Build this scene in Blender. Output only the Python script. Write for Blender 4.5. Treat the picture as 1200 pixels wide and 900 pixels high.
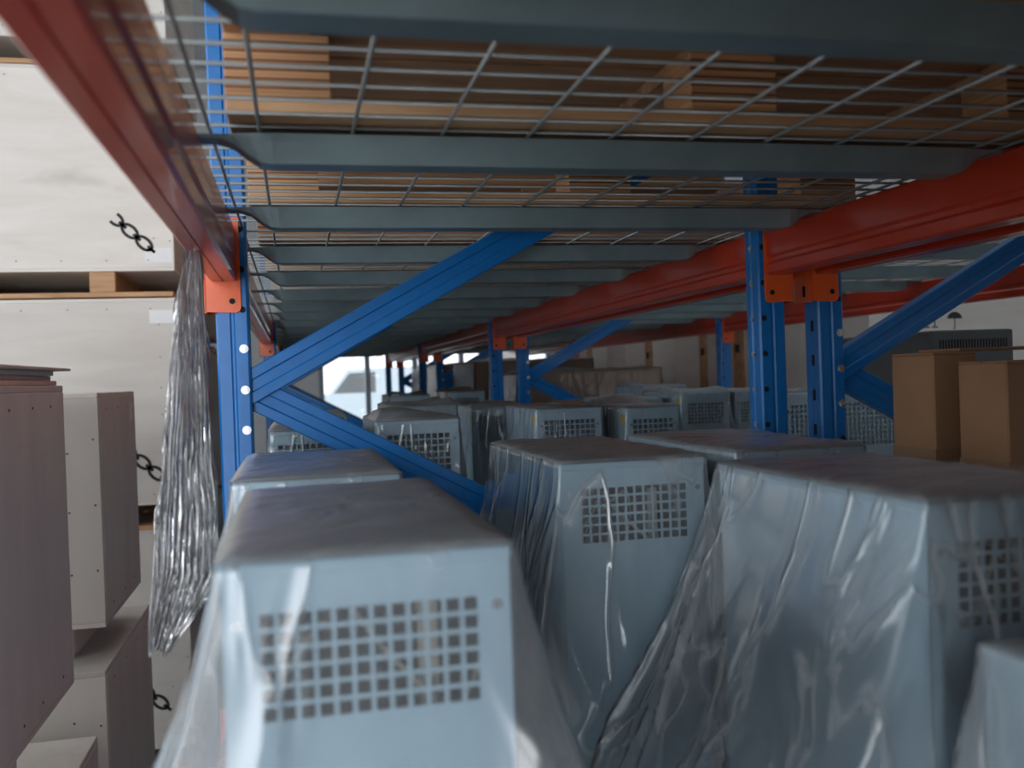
import bpy, math, random
from mathutils import Vector, Matrix, noise as mnoise
for o in list(bpy.data.objects): bpy.data.objects.remove(o)
scene = bpy.context.scene
COL = scene.collection
PI = math.pi
H = 1.62                      # eye height of the camera above the floor

# ------------------------------------------------------------------ camera
cam_d = bpy.data.cameras.new('camera'); cam = bpy.data.objects.new('camera', cam_d); COL.objects.link(cam)
yaw, pitch, roll = 0.22336, -0.0079, -0.03535
f = Vector((math.sin(yaw), math.cos(yaw), 0)); r = Vector((math.cos(yaw), -math.sin(yaw), 0)); u = Vector((0, 0, 1))
f2 = f*math.cos(pitch)+u*math.sin(pitch); u2 = u*math.cos(pitch)-f*math.sin(pitch)
r3 = r*math.cos(roll)+u2*math.sin(roll); u3 = u2*math.cos(roll)-r*math.sin(roll)
M4 = Matrix.Identity(4)
for i in range(3):
    M4[i][0] = r3[i]; M4[i][1] = u3[i]; M4[i][2] = -f2[i]
M4[2][3] = H
cam.matrix_world = M4
cam_d.sensor_width = 36.0; cam_d.lens = 36.0*1121/1200; cam_d.clip_start = 0.02
cam_d.dof.use_dof = True; cam_d.dof.focus_distance = 2.05; cam_d.dof.aperture_fstop = 4.2
scene.camera = cam

# ------------------------------------------------------------------ world, lights, exposure
w = bpy.data.worlds.new('sky'); scene.world = w; w.use_nodes = True
bg = w.node_tree.nodes['Background']; bg.inputs[0].default_value = (0.92, 0.96, 1.0, 1); bg.inputs[1].default_value = 3.0
def area(name, loc, direction, sx, sy, power, col):
    l = bpy.data.lights.new(name, 'AREA'); l.shape = 'RECTANGLE'; l.size = sx; l.size_y = sy; l.energy = power; l.color = col
    o = bpy.data.objects.new(name, l); COL.objects.link(o); o.location = loc
    o.rotation_euler = Vector(direction).to_track_quat('-Z', 'Y').to_euler(); return o
# daylight through the loading door behind the camera, the windows of the left wall and the roof panels; the far glazing shows the sky itself
area('loading_door_offscreen', (-3.3, -6.9, 2.3), (0, 1, 0), 4.2, 4.4, 500, (0.93, 0.96, 1.0))
area('window_left_offscreen', (-6.9, 1.0, 3.2), (1, 0, 0), 12.0, 3.2, 90, (0.80, 0.92, 1.0))
area('roof_window_offscreen', (1.5, 4.0, 6.9), (0, 0, -1), 5.0, 14.0, 42, (0.95, 0.98, 1.0))
vs = scene.view_settings
vs.view_transform = 'Standard'; vs.look = 'None'; vs.gamma = 1.0; vs.exposure = -0.34; vs.use_curve_mapping = False

# ------------------------------------------------------------------ helpers
class MB:
    def __init__(s): s.v = []; s.f = []
    def add(s, vs_, fs_):
        b = len(s.v); s.v += [tuple(p) for p in vs_]; s.f += [tuple(i+b for i in q) for q in fs_]; return s
    def box(s, x0, x1, y0, y1, z0, z1):
        return s.add([(x0,y0,z0),(x1,y0,z0),(x1,y1,z0),(x0,y1,z0),(x0,y0,z1),(x1,y0,z1),(x1,y1,z1),(x0,y1,z1)],
                     [(0,3,2,1),(4,5,6,7),(0,1,5,4),(1,2,6,5),(2,3,7,6),(3,0,4,7)])
    def rbox(s, x0, x1, y0, y1, z0, z1, b=0.003):
        # box with chamfered edges (24 corner points)
        def ring(x, y, zz, bb): return [(x[0]+bb,y[0],zz),(x[1]-bb,y[0],zz),(x[1],y[0]+bb,zz),(x[1],y[1]-bb,zz),(x[1]-bb,y[1],zz),(x[0]+bb,y[1],zz),(x[0],y[1]-bb,zz),(x[0],y[0]+bb,zz)]
        X=(x0,x1); Y=(y0,y1); Xi=(x0+b,x1-b); Yi=(y0+b,y1-b)
        rings=[ring(Xi,Yi,z0,b*0.3),ring(X,Y,z0+b,b),ring(X,Y,z1-b,b),ring(Xi,Yi,z1,b*0.3)]
        return s.loft(rings, True, True)
    def loft(s, rings, closed=True, caps=True):
        n = len(rings[0]); b = len(s.v)
        for R_ in rings: s.v += [tuple(p) for p in R_]
        m = n if closed else n-1
        for i in range(len(rings)-1):
            for j in range(m):
                k = (j+1) % n
                s.f.append((b+i*n+j, b+i*n+k, b+(i+1)*n+k, b+(i+1)*n+j))
        if caps and closed:
            s.f.append(tuple(b+j for j in reversed(range(n)))); s.f.append(tuple(b+(len(rings)-1)*n+j for j in range(n)))
        return s
    def prism(s, prof, a, b_, axis):
        # profile of 2-D points, extruded between a and b_ along axis
        def P(p, t):
            if axis == 'y': return (p[0], t, p[1])
            if axis == 'x': return (t, p[0], p[1])
            return (p[0], p[1], t)
        return s.loft([[P(p, a) for p in prof], [P(p, b_) for p in prof]])
    def tube(s, pts, rad, n=6, caps=True):
        pts = [Vector(p) for p in pts]; rings = []
        for i, p in enumerate(pts):
            t = (pts[min(i+1, len(pts)-1)]-pts[max(i-1, 0)]).normalized()
            a = Vector((0, 0, 1)) if abs(t.z) < .9 else Vector((1, 0, 0))
            e1 = t.cross(a).normalized(); e2 = t.cross(e1)
            rings.append([p+(e1*math.cos(2*PI*k/n)+e2*math.sin(2*PI*k/n))*rad for k in range(n)])
        return s.loft(rings, True, caps)
    def cyl(s, c, axis, rad, h, n=12):
        c = Vector(c); d = Vector(axis).normalized(); return s.tube([c, c+d*h], rad, n)
    def build(s, name, mat, parent=None, smooth=False, kind=None, loc=None):
        me = bpy.data.meshes.new(name); me.from_pydata(s.v, [], s.f); me.update()
        if smooth:
            for p in me.polygons: p.use_smooth = True
        return link(name, me, mat, parent, kind, loc)
def fixn(o):
    import bmesh
    bm = bmesh.new(); bm.from_mesh(o.data); bmesh.ops.recalc_face_normals(bm, faces=bm.faces[:]); bm.to_mesh(o.data); bm.free(); return o
def link(name, me, mat, parent=None, kind=None, loc=None):
    o = bpy.data.objects.new(name, me); COL.objects.link(o)
    if mat is not None and not me.materials: me.materials.append(mat)
    if parent is not None: o.parent = parent
    if kind: o['kind'] = kind
    if loc is not None: o.location = loc
    return o
GROUPS = dict(upright_frame='blue upright frames', rack_beam='orange rack beams', wire_deck='wire decks', pallet='pallets on the upper decks', packing_crate='plywood crates', electrical_cabinet='grey cabinets', plastic_cover='plastic bags', cardboard_carton='cartons')
def tag(o, label, cat, group=None, kind=None):
    o['label'] = label; o['category'] = cat
    group = group or GROUPS.get(o.name.split('.')[0])
    if group: o['group'] = group
    if kind: o['kind'] = kind
    return o
def thing(name, label, cat, loc=(0,0,0), rz=0, group=None):
    o = bpy.data.objects.new(name, None); COL.objects.link(o); o.location = loc; o.rotation_euler = (0, 0, rz); o.empty_display_size = .1
    return tag(o, label, cat, group)
def struct(name, mb, mat, parent=None):
    o = fixn(mb.build(name, mat, parent))
    if parent is None: o['kind'] = 'structure'
    return o
def copy_tree(o, parent=None, label=None, group=None):
    c = o.copy(); COL.objects.link(c); c.parent = parent
    if label: c['label'] = label
    if group: c['group'] = group
    for ch in o.children: copy_tree(ch, c)
    return c

# ------------------------------------------------------------------ materials
def mat_new(name):
    m = bpy.data.materials.new(name); m.use_nodes = True; nt = m.node_tree
    for n in list(nt.nodes): nt.nodes.remove(n)
    out = nt.nodes.new('ShaderNodeOutputMaterial'); return m, nt, out
def N(nt, typ, **kw):
    n = nt.nodes.new(typ)
    for k, v in kw.items():
        if k.startswith('i_'): n.inputs[int(k[2:])].default_value = v
        else: setattr(n, k, v)
    return n
def ramp(nt, fac, stops):
    n = nt.nodes.new('ShaderNodeValToRGB'); e = n.color_ramp.elements
    while len(e) < len(stops): e.new(0.5)
    for x, (p, c) in zip(e, stops): x.position = p; x.color = (*c, 1) if len(c) == 3 else c
    nt.links.new(fac, n.inputs[0]); return n
def paint(name, col, rough=0.35, var=0.06, metallic=0.0, bump=0.0, scale=30, coat=0.0, dirt=0.0):
    m, nt, out = mat_new(name); L = nt.links
    b = N(nt, 'ShaderNodeBsdfPrincipled'); b.inputs['Roughness'].default_value = rough; b.inputs['Metallic'].default_value = metallic
    b.inputs['Coat Weight'].default_value = coat; b.inputs['Coat Roughness'].default_value = 0.08
    tc = N(nt, 'ShaderNodeTexCoord'); no = N(nt, 'ShaderNodeTexNoise'); no.inputs['Scale'].default_value = scale; no.inputs['Detail'].default_value = 4
    L.new(tc.outputs['Object'], no.inputs['Vector'])
    lo = tuple(max(0, c*(1-var)) for c in col); hi = tuple(min(1, c*(1+var)) for c in col)
    rp = ramp(nt, no.outputs['Fac'], [(0.3, lo), (0.7, hi)])
    colo = rp.outputs[0]
    if dirt > 0:
        n2 = N(nt, 'ShaderNodeTexNoise'); n2.inputs['Scale'].default_value = 5; n2.inputs['Detail'].default_value = 8; n2.inputs['Roughness'].default_value = .7
        L.new(tc.outputs['Object'], n2.inputs['Vector'])
        r2 = ramp(nt, n2.outputs['Fac'], [(0.45, (0,0,0)), (0.75, (dirt,)*3)])
        mx = N(nt, 'ShaderNodeMixRGB'); mx.inputs[2].default_value = (0.30, 0.27, 0.24, 1)
        L.new(r2.outputs[0], mx.inputs[0]); L.new(colo, mx.inputs[1]); colo = mx.outputs[0]
    L.new(colo, b.inputs['Base Color'])
    if bump > 0:
        bp = N(nt, 'ShaderNodeBump'); bp.inputs['Strength'].default_value = bump; bp.inputs['Distance'].default_value = .002
        L.new(no.outputs['Fac'], bp.inputs['Height']); L.new(bp.outputs[0], b.inputs['Normal'])
    L.new(b.outputs[0], out.inputs[0]); return m
def wood(name, dark, light, stretch=(1.2, 14, 14), rough=0.7, knots=True, rnd=0.12):
    m, nt, out = mat_new(name); L = nt.links
    b = N(nt, 'ShaderNodeBsdfPrincipled'); b.inputs['Roughness'].default_value = rough
    tc = N(nt, 'ShaderNodeTexCoord'); oi = N(nt, 'ShaderNodeObjectInfo')
    ad = N(nt, 'ShaderNodeVectorMath', operation='ADD'); cb = N(nt, 'ShaderNodeCombineXYZ')
    ml = N(nt, 'ShaderNodeMath', operation='MULTIPLY'); ml.inputs[1].default_value = 37.0
    L.new(oi.outputs['Random'], ml.inputs[0])
    for i in range(3): L.new(ml.outputs[0], cb.inputs[i])
    L.new(tc.outputs['Object'], ad.inputs[0]); L.new(cb.outputs[0], ad.inputs[1])
    mp = N(nt, 'ShaderNodeMapping'); mp.inputs['Scale'].default_value = stretch; L.new(ad.outputs[0], mp.inputs['Vector'])
    no = N(nt, 'ShaderNodeTexNoise'); no.inputs['Scale'].default_value = 2.2; no.inputs['Detail'].default_value = 7; no.inputs['Roughness'].default_value = .6; no.inputs['Distortion'].default_value = .6
    L.new(mp.outputs[0], no.inputs['Vector'])
    rp = ramp(nt, no.outputs['Fac'], [(0.28, dark), (0.5, tuple((a+c)/2 for a, c in zip(dark, light))), (0.72, light)])
    colo = rp.outputs[0]
    if knots:
        n2 = N(nt, 'ShaderNodeTexNoise'); n2.inputs['Scale'].default_value = 5.5; n2.inputs['Detail'].default_value = 3
        m2 = N(nt, 'ShaderNodeMapping'); m2.inputs['Scale'].default_value = tuple(0.35+0.65*min(1, s/8) for s in stretch); L.new(ad.outputs[0], m2.inputs['Vector']); L.new(m2.outputs[0], n2.inputs['Vector'])
        r2 = ramp(nt, n2.outputs['Fac'], [(0.66, (0,0,0)), (0.80, (.55,.55,.55))])
        mx = N(nt, 'ShaderNodeMixRGB'); mx.inputs[2].default_value = (*tuple(c*.55 for c in dark), 1)
        L.new(r2.outputs[0], mx.inputs[0]); L.new(colo, mx.inputs[1]); colo = mx.outputs[0]
    hv = N(nt, 'ShaderNodeHueSaturation'); mr = N(nt, 'ShaderNodeMapRange'); mr.inputs[3].default_value = 1-rnd; mr.inputs[4].default_value = 1+rnd
    L.new(oi.outputs['Random'], mr.inputs[0]); L.new(mr.outputs[0], hv.inputs['Value']); L.new(colo, hv.inputs['Color'])
    L.new(hv.outputs[0], b.inputs['Base Color'])
    bp = N(nt, 'ShaderNodeBump'); bp.inputs['Strength'].default_value = .25; bp.inputs['Distance'].default_value = .002
    L.new(no.outputs['Fac'], bp.inputs['Height']); L.new(bp.outputs[0], b.inputs['Normal'])
    L.new(b.outputs[0], out.inputs[0]); return m
def film(name, haze=0.14, gloss=1.0, scale=9.0, bump=0.6, tint=(0.93, 0.96, 0.98), stretch=(1, 1, .35), rough=.10, through=.45, crease=.14):
    m, nt, out = mat_new(name); L = nt.links
    tc = N(nt, 'ShaderNodeTexCoord'); mp = N(nt, 'ShaderNodeMapping'); mp.inputs['Scale'].default_value = stretch
    L.new(tc.outputs['Object'], mp.inputs['Vector'])
    n1 = N(nt, 'ShaderNodeTexNoise'); n1.inputs['Scale'].default_value = scale; n1.inputs['Detail'].default_value = 3; n1.inputs['Distortion'].default_value = 1.2
    L.new(mp.outputs[0], n1.inputs['Vector'])
    # ridged creases: 1-|2n-1|
    s1 = N(nt, 'ShaderNodeMath', operation='MULTIPLY_ADD'); s1.inputs[1].default_value = 2; s1.inputs[2].default_value = -1; L.new(n1.outputs['Fac'], s1.inputs[0])
    s2 = N(nt, 'ShaderNodeMath', operation='ABSOLUTE'); L.new(s1.outputs[0], s2.inputs[0])
    s3 = N(nt, 'ShaderNodeMath', operation='SUBTRACT'); s3.inputs[0].default_value = 1; L.new(s2.outputs[0], s3.inputs[1])
    s4 = N(nt, 'ShaderNodeMath', operation='POWER'); s4.inputs[1].default_value = 16; L.new(s3.outputs[0], s4.inputs[0])
    bp = N(nt, 'ShaderNodeBump'); bp.inputs['Strength'].default_value = bump; bp.inputs['Distance'].default_value = .012; L.new(s4.outputs[0], bp.inputs['Height'])
    tr = N(nt, 'ShaderNodeBsdfTransparent'); tr.inputs[0].default_value = (*tint, 1)
    df = N(nt, 'ShaderNodeBsdfDiffuse'); df.inputs[0].default_value = (.86, .89, .91, 1); L.new(bp.outputs[0], df.inputs['Normal'])
    tl = N(nt, 'ShaderNodeBsdfTranslucent'); tl.inputs[0].default_value = (.86, .89, .91, 1)
    hz = N(nt, 'ShaderNodeMixShader'); hz.inputs[0].default_value = through; L.new(df.outputs[0], hz.inputs[1]); L.new(tl.outputs[0], hz.inputs[2])
    hf = N(nt, 'ShaderNodeMath', operation='MULTIPLY_ADD'); hf.inputs[1].default_value = crease; hf.inputs[2].default_value = haze; L.new(s4.outputs[0], hf.inputs[0])
    m1 = N(nt, 'ShaderNodeMixShader'); L.new(hf.outputs[0], m1.inputs[0]); L.new(tr.outputs[0], m1.inputs[1]); L.new(hz.outputs[0], m1.inputs[2])
    gl = N(nt, 'ShaderNodeBsdfGlossy'); gl.inputs['Roughness'].default_value = rough; L.new(bp.outputs[0], gl.inputs['Normal'])
    fr = N(nt, 'ShaderNodeFresnel'); fr.inputs[0].default_value = 1.5; L.new(bp.outputs[0], fr.inputs['Normal'])
    fm = N(nt, 'ShaderNodeMath', operation='MULTIPLY', use_clamp=True); fm.inputs[1].default_value = 1.6*gloss; L.new(fr.outputs[0], fm.inputs[0])
    m2 = N(nt, 'ShaderNodeMixShader'); L.new(fm.outputs[0], m2.inputs[0]); L.new(m1.outputs[0], m2.inputs[1]); L.new(gl.outputs[0], m2.inputs[2])
    L.new(m2.outputs[0], out.inputs[0]); return m

BLUE = paint('blue_powder_paint', (0.0, 0.150, 0.47), .34, .08, coat=.15)
ORANGE = paint('orange_beam_paint', (0.56, 0.040, 0.009), .28, .08, coat=.35, scale=12)
ZINC = paint('galvanised_steel', (0.23, 0.315, 0.33), .42, .10, metallic=.55, scale=14)
WIRE = paint('galvanised_wire', (0.45, 0.48, 0.48), .38, .08, metallic=.7)
CHROME = paint('zinc_bolt', (0.72, 0.73, 0.74), .25, .05, metallic=.9)
GREY = paint('light_grey_powder_coat', (0.43, 0.575, 0.66), .42, .03, scale=60)
BLACK = paint('black_plastic', (0.012, 0.013, 0.015), .5, .2)
DARK = paint('dark_grey_housing', (0.095, 0.104, 0.110), .45, .08)
DARK2 = paint('slate_grey_front', (0.17, 0.185, 0.195), .45, .06)
COPPER = paint('varnished_coil', (0.35, 0.22, 0.14), .5, .2)
CREAMW = paint('cream_wire_sleeve', (0.62, 0.55, 0.45), .5, .1)
YEL = paint('yellow_sticker', (0.75, 0.48, 0.02), .5, .1)
LABEL = paint('white_paper_label', (0.82, 0.83, 0.84), .6, .02)
INK = paint('black_stencil_ink', (0.02, 0.022, 0.025), .7, .2)
NAILM = paint('rusty_nail', (0.13, 0.10, 0.08), .6, .2)
CONN = paint('bright_orange_paint', (0.80, 0.115, 0.018), .28, .06, coat=.3)
GLUE = paint('dark_glue_line', (0.16, 0.055, 0.025), .8, .3)
HOLE = paint('dark_hole', (0.004, 0.004, 0.006), .8, .1)
PLY = wood('pale_plywood', (0.66, 0.61, 0.56), (0.76, 0.725, 0.68), (1.0, 1.0, 5), .7)
PLYV = wood('pale_plywood_upright_grain', (0.64, 0.595, 0.545), (0.74, 0.70, 0.65), (4, 4, .9), .7)
PLYE = wood('plywood_edge_layers', (0.36, 0.17, 0.07), (0.66, 0.38, 0.19), (1.0, 2, 120), .75, knots=False, rnd=.15)
PINE = wood('pine_board', (0.40, 0.21, 0.10), (0.66, 0.41, 0.23), (1.0, 9, 9), .7)
CARD = paint('brown_cardboard', (0.34, 0.185, 0.095), .75, .08, scale=8)
TAPE = paint('clear_brown_tape', (0.33, 0.20, 0.12), .18, .05)
WALLM = paint('white_wall_panel', (0.74, 0.75, 0.75), .7, .03, scale=3)
CEILM = paint('white_roof_sheet', (0.70, 0.72, 0.73), .7, .03, scale=3)
FLOORM = paint('grey_epoxy_floor', (0.27, 0.28, 0.29), .35, .15, scale=3)
MULL = paint('grey_window_frame', (0.26, 0.30, 0.36), .5, .05)
COLM = paint('grey_steel_column', (0.40, 0.41, 0.43), .5, .05)
CONC = paint('pale_concrete', (0.60, 0.60, 0.58), .8, .1, scale=4)
CARP = paint('pale_blue_van_paint', (0.62, 0.72, 0.80), .3, .04)
TYRE = paint('tyre_rubber', (0.02, 0.02, 0.02), .8, .1)
ORCL = paint('orange_cloth', (0.75, 0.25, 0.12), .8, .1)
FILM = film('clear_polythene', .18, 1.3, 5, .16, rough=.24, through=.6)
FILMT = film('dusty_flat_polythene', .34, 1.0, 5, .10, rough=.34, stretch=(1, 1, 1))
FILMX = film('milky_polythene', .42, .9, 6, .2, rough=.25, through=.6)
FILMC = film('creased_polythene', .14, 1.4, 7, .28, rough=.16, crease=.30)
FILMH = film('hazy_polythene', .10, .9, 7, .26, rough=.2)
FILMS = film('stretch_film', .24, 1.0, 20, .5, (.97, .97, .98), (1, 1, .12), .12, through=.5, crease=.45)
mg, ntg, outg = mat_new('window_glass')
_t = N(ntg, 'ShaderNodeBsdfTransparent'); _g = N(ntg, 'ShaderNodeBsdfGlossy'); _g.inputs['Roughness'].default_value = .02; _m = N(ntg, 'ShaderNodeMixShader'); _m.inputs[0].default_value = .06
ntg.links.new(_t.outputs[0], _m.inputs[1]); ntg.links.new(_g.outputs[0], _m.inputs[2]); ntg.links.new(_m.outputs[0], outg.inputs[0]); GLASS = mg
mr_, ntr, outr = mat_new('translucent_roof_panel')
_e = N(ntr, 'ShaderNodeBsdfTranslucent'); _e.inputs[0].default_value = (.30, .31, .32, 1); ntr.links.new(_e.outputs[0], outr.inputs[0]); ROOFL = mr_

# ------------------------------------------------------------------ the building
XL, XR, YF, YB, HT = -7.0, 9.0, -7.0, 17.0, 7.0
struct('floor', MB().box(XL, XR, YF, YB, -.1, 0), FLOORM)
def wall_holes(name, axis, pos, a0, a1, holes, th=.15):
    # wall in pieces round rectangular openings (a-range, z-range), all one mesh
    mb = MB(); cuts = sorted(set([a0, a1]+[h[0] for h in holes]+[h[1] for h in holes]))
    for s, e in zip(cuts, cuts[1:]):
        mid = (s+e)/2; hs = [h for h in holes if h[0] < mid < h[1]]; z = 0
        segs = []
        for h in sorted(hs, key=lambda q: q[2]):
            if h[2] > z: segs.append((z, h[2]))
            z = h[3]
        segs.append((z, HT))
        for z0, z1 in segs:
            if z1-z0 < 1e-4: continue
            if axis == 'x': mb.box(s, e, pos, pos+th, z0, z1)
            else: mb.box(pos, pos+th, s, e, z0, z1)
    return struct(name, mb, WALLM)
wall_holes('wall_front', 'x', YF-.15, XL, XR, [(-5.4, -1.2, 0, 4.5), (2.7, 5.7, 0, 3.9)])  # loading door, then an added opening that lights the far aisle
wall_holes('wall_back', 'x', YB, XL, XR, [(0.42, 4.6, 0.0, 3.6)])
wall_holes('wall_left', 'y', XL-.15, YF, YB, [(-5.0, 7.0, 1.6, 4.8)])
wall_holes('wall_right', 'y', XR, YF, YB, [])
mb = MB()
for (x0, x1, y0, y1) in [(XL, -1, YF, YB), (4, XR, YF, YB), (-1, 4, YF, -3), (-1, 4, 11, YB)]: mb.box(x0, x1, y0, y1, HT, HT+.1)
struct('ceiling', mb, CEILM)
rl = struct('window_1', MB().box(-1, 4, -3, 11, HT+.02, HT+.06), ROOFL)
# far glazing: frame, mullions, panes
wf = MB(); wf.box(.42, 4.6, YB-.04, YB+.10, 3.5, 3.6); wf.box(.42, .50, YB-.04, YB+.10, 0, 3.6); wf.box(4.52, 4.6, YB-.04, YB+.10, 0, 3.6)
win = struct('window_2', wf, MULL)
for x in (1.26, 2.1, 2.94, 3.78): struct('mullion', MB().box(x-.045, x+.045, YB-.04, YB+.10, 0, 3.5), MULL, win)
for i, x in enumerate((.50, 1.305, 2.145, 2.985, 3.825)):
    struct('pane', MB().box(x, [1.215, 2.055, 2.895, 3.735, 4.52][i], YB+.02, YB+.03, 0.0, 3.5), GLASS, win)
wl = MB()
for y in (-5, -1, 3, 6.9): wl.box(XL-.12, XL-.02, y, y+.1, 1.6, 4.8)
wl.box(XL-.12, XL-.02, -5, 7, 1.6, 1.7); wl.box(XL-.12, XL-.02, -5, 7, 4.7, 4.8)
struct('window_3', wl, MULL)
df_ = MB(); df_.box(-5.5, -5.4, YF-.2, YF+.05, 0, 4.6); df_.box(-1.2, -1.1, YF-.2, YF+.05, 0, 4.6); df_.box(-5.5, -1.1, YF-.2, YF+.05, 4.5, 4.6)
struct('door_1', df_, MULL)
df_ = MB(); df_.box(2.6, 2.7, YF-.2, YF+.05, 0, 4.0); df_.box(5.7, 5.8, YF-.2, YF+.05, 0, 4.0); df_.box(2.6, 5.8, YF-.2, YF+.05, 3.9, 4.0)
struct('added_light_door', df_, MULL)  # unseen door, added to bring light onto the far aisle crates
struct('ground', MB().box(-30, 30, YB+.15, 45, -.12, -.02), CONC)
for i, (x, y) in enumerate([(-1.95, 8.6), (-1.95, 15.5), (3.1, 15.5)]):
    mb = MB(); mb.box(x-.1, x+.1, y-.1, y-.085, 0, HT); mb.box(x-.1, x+.1, y+.085, y+.1, 0, HT); mb.box(x-.006, x+.006, y-.085, y+.085, 0, HT)
    struct('trim_%d' % (i+1), mb, COLM)

# ------------------------------------------------------------------ rack: upright frames
YFR = [-3.9, -1.0, 1.9, 4.8, 7.7, 10.6]          # near faces of the posts
PW = .061
DECKZ = H+.30                               # top of the beams
def post_prof(x0, x1, y0, y1, side):
    # hollow post with a pressed groove on the two narrow faces; side: +1 its slotted face is at +x
    g = .0035; xa = x0+(x1-x0)*.42; xb = x0+(x1-x0)*.58
    return [(x0+.004, y0), (xa, y0), (xa+.003, y0+g), (xb-.003, y0+g), (xb, y0), (x1-.004, y0), (x1, y0+.004), (x1, y0+.022), (x1-side*.0+(-.003), y0+.026),
            (x1-.003, y1-.026), (x1, y1-.022), (x1, y1-.004), (x1-.004, y1), (xb, y1), (xb-.003, y1-g), (xa+.003, y1-g), (xa, y1), (x0+.004, y1),
            (x0, y1-.004), (x0, y1-.022), (x0+.003, y1-.026), (x0+.003, y0+.026), (x0, y0+.022), (x0, y0+.004)]
SLOPE = .53
def brace_mesh(xa, za, xb, zb):
    # pressed channel, web towards the aisle end of the frame, lying in the frame's plane
    d = Vector((xb-xa, 0, zb-za)); L_ = d.length; d.normalize(); n = Vector((-d.z, 0, d.x)); y = Vector((0, 1, 0)); c = Vector((xa, 0, za))
    wv = .031
    prof = [(-wv, .030), (-wv, .002), (-wv+.002, 0), (-.012, 0), (-.009, .003), (.009, .003), (.012, 0), (wv-.002, 0), (wv, .002), (wv, .030), (wv-.003, .030), (wv-.003, .004), (-wv+.003, .004), (-wv+.003, .030)]
    rings = [[c+d*t+n*p[0]+y*p[1] for p in prof] for t in (0, L_)]
    return MB().loft(rings)
def bolt_mesh():
    mb = MB(); mb.cyl((0, .001, 0), (0, -1, 0), .0085, .003, 12); mb.cyl((0, -.002, 0), (0, -1, 0), .0058, .004, 6); me = bpy.data.meshes.new('bolt'); me.from_pydata(mb.v, [], mb.f); me.materials.append(CHROME); return me
BOLT = bolt_mesh()
_h = MB(); _h.cyl((0, .002, 0), (0, -1, 0), .0062, .0028, 12); HOLEM = bpy.data.meshes.new('bolt_hole'); HOLEM.from_pydata(_h.v, [], _h.f); HOLEM.materials.append(HOLE)
_h = MB(); _h.box(-.0012, .0012, -.005, .005, -.012, .012); SLOTM = bpy.data.meshes.new('slot'); SLOTM.from_pydata(_h.v, [], _h.f); SLOTM.materials.append(HOLE)
TOPZ = 2.9
def upright_frame(x0, x1, label, y, detail=True):
    t = thing('upright_frame', label, 'rack frame', (0, y, 0))
    fixn(MB().prism(post_prof(x0, x0+PW, 0, PW, -1), 0.01, TOPZ, 'z').build('post', BLUE, t)); fixn(MB().prism(post_prof(x1-PW, x1, 0, PW, 1), 0.01, TOPZ, 'z').build('post', BLUE, t))
    for xx in (x0, x1-PW):
        fixn(MB().rbox(xx-.02, xx+PW+.02, -.02, PW+.02, 0, .008, .002).build('foot_plate', BLUE, t))
    # zig-zag bracing with its left node just below eye level
    dz = SLOPE*((x1-PW*.5)-(x0+PW*.8)); zn = H-.008
    xl, xr = x0+PW-.012, x1-PW+.012
    zs = [zn-2*dz, zn-dz, zn, zn+dz, zn+2*dz]
    for k in range(4):
        a, b = (zs[k], zs[k+1])
        if k % 2 == 0: xa, xb = xl, xr
        else: xa, xb = xr, xl
        if a < .05:
            q = (.06-a)/(b-a); xa = xa+(xb-xa)*q; a = .06
        if b > TOPZ:
            q = (TOPZ-.03-a)/(b-a); xb = xa+(xb-xa)*q; b = TOPZ-.03
        off = .010 if k in (0, 2) else .021
        fixn(brace_mesh(xa, a, xb, b).build('brace', BLUE, t, loc=(0, off, 0)))
    if detail:
        for z in (zn, zn+.079, zn-.077):
            link('bolt', BOLT, None, t, loc=(x0+PW-.011, -.0005, z))
        for k in range(-4, 5):
            if abs(k) > 1: link('bolt_hole', HOLEM, None, t, loc=(x0+PW-.011, 0.0004, zn+.077*k))
        for k in range(-5, 6):
            link('bolt_hole', HOLEM, None, t, loc=(x1-PW+.011, 0.0004, zn+.038+.077*k))
            b_ = link('bolt', BOLT, None, t, loc=(x1-PW-.001, PW*.45, zn+.038+.077*k)); b_.rotation_euler = (0, 0, -PI/2); b_.scale = (.8, .8, .8)
            s_ = link('slot', SLOTM, None, t, loc=(x0+.0022, PW*.5, zn+.02+.077*k))
    return t
ROWS = [(-.142, 1.047), (1.127, 2.316)]     # outer faces of the two back-to-back rows
place = ['added to block light at the loading door end', 'behind the large wrapped cabinets', 'beside the hanging film strip', 'one bay beyond the hanging film strip', 'two bays beyond the hanging film strip', 'at the end by the bright glazing']
place2 = ['added to block light at the loading door end', 'behind the brown cartons', 'next to the brown cartons', 'one bay beyond the brown cartons', 'two bays beyond the brown cartons', 'at the end by the glazing']
for ri, (x0, x1) in enumerate(ROWS):
    for k, y in enumerate(YFR):
        upright_frame(x0, x1, ('blue upright frame of the cabinet row, ' + place[k]) if ri == 0 else ('blue upright frame of the carton row, ' + place2[k]), y, k in (2, 3, 4))

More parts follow.
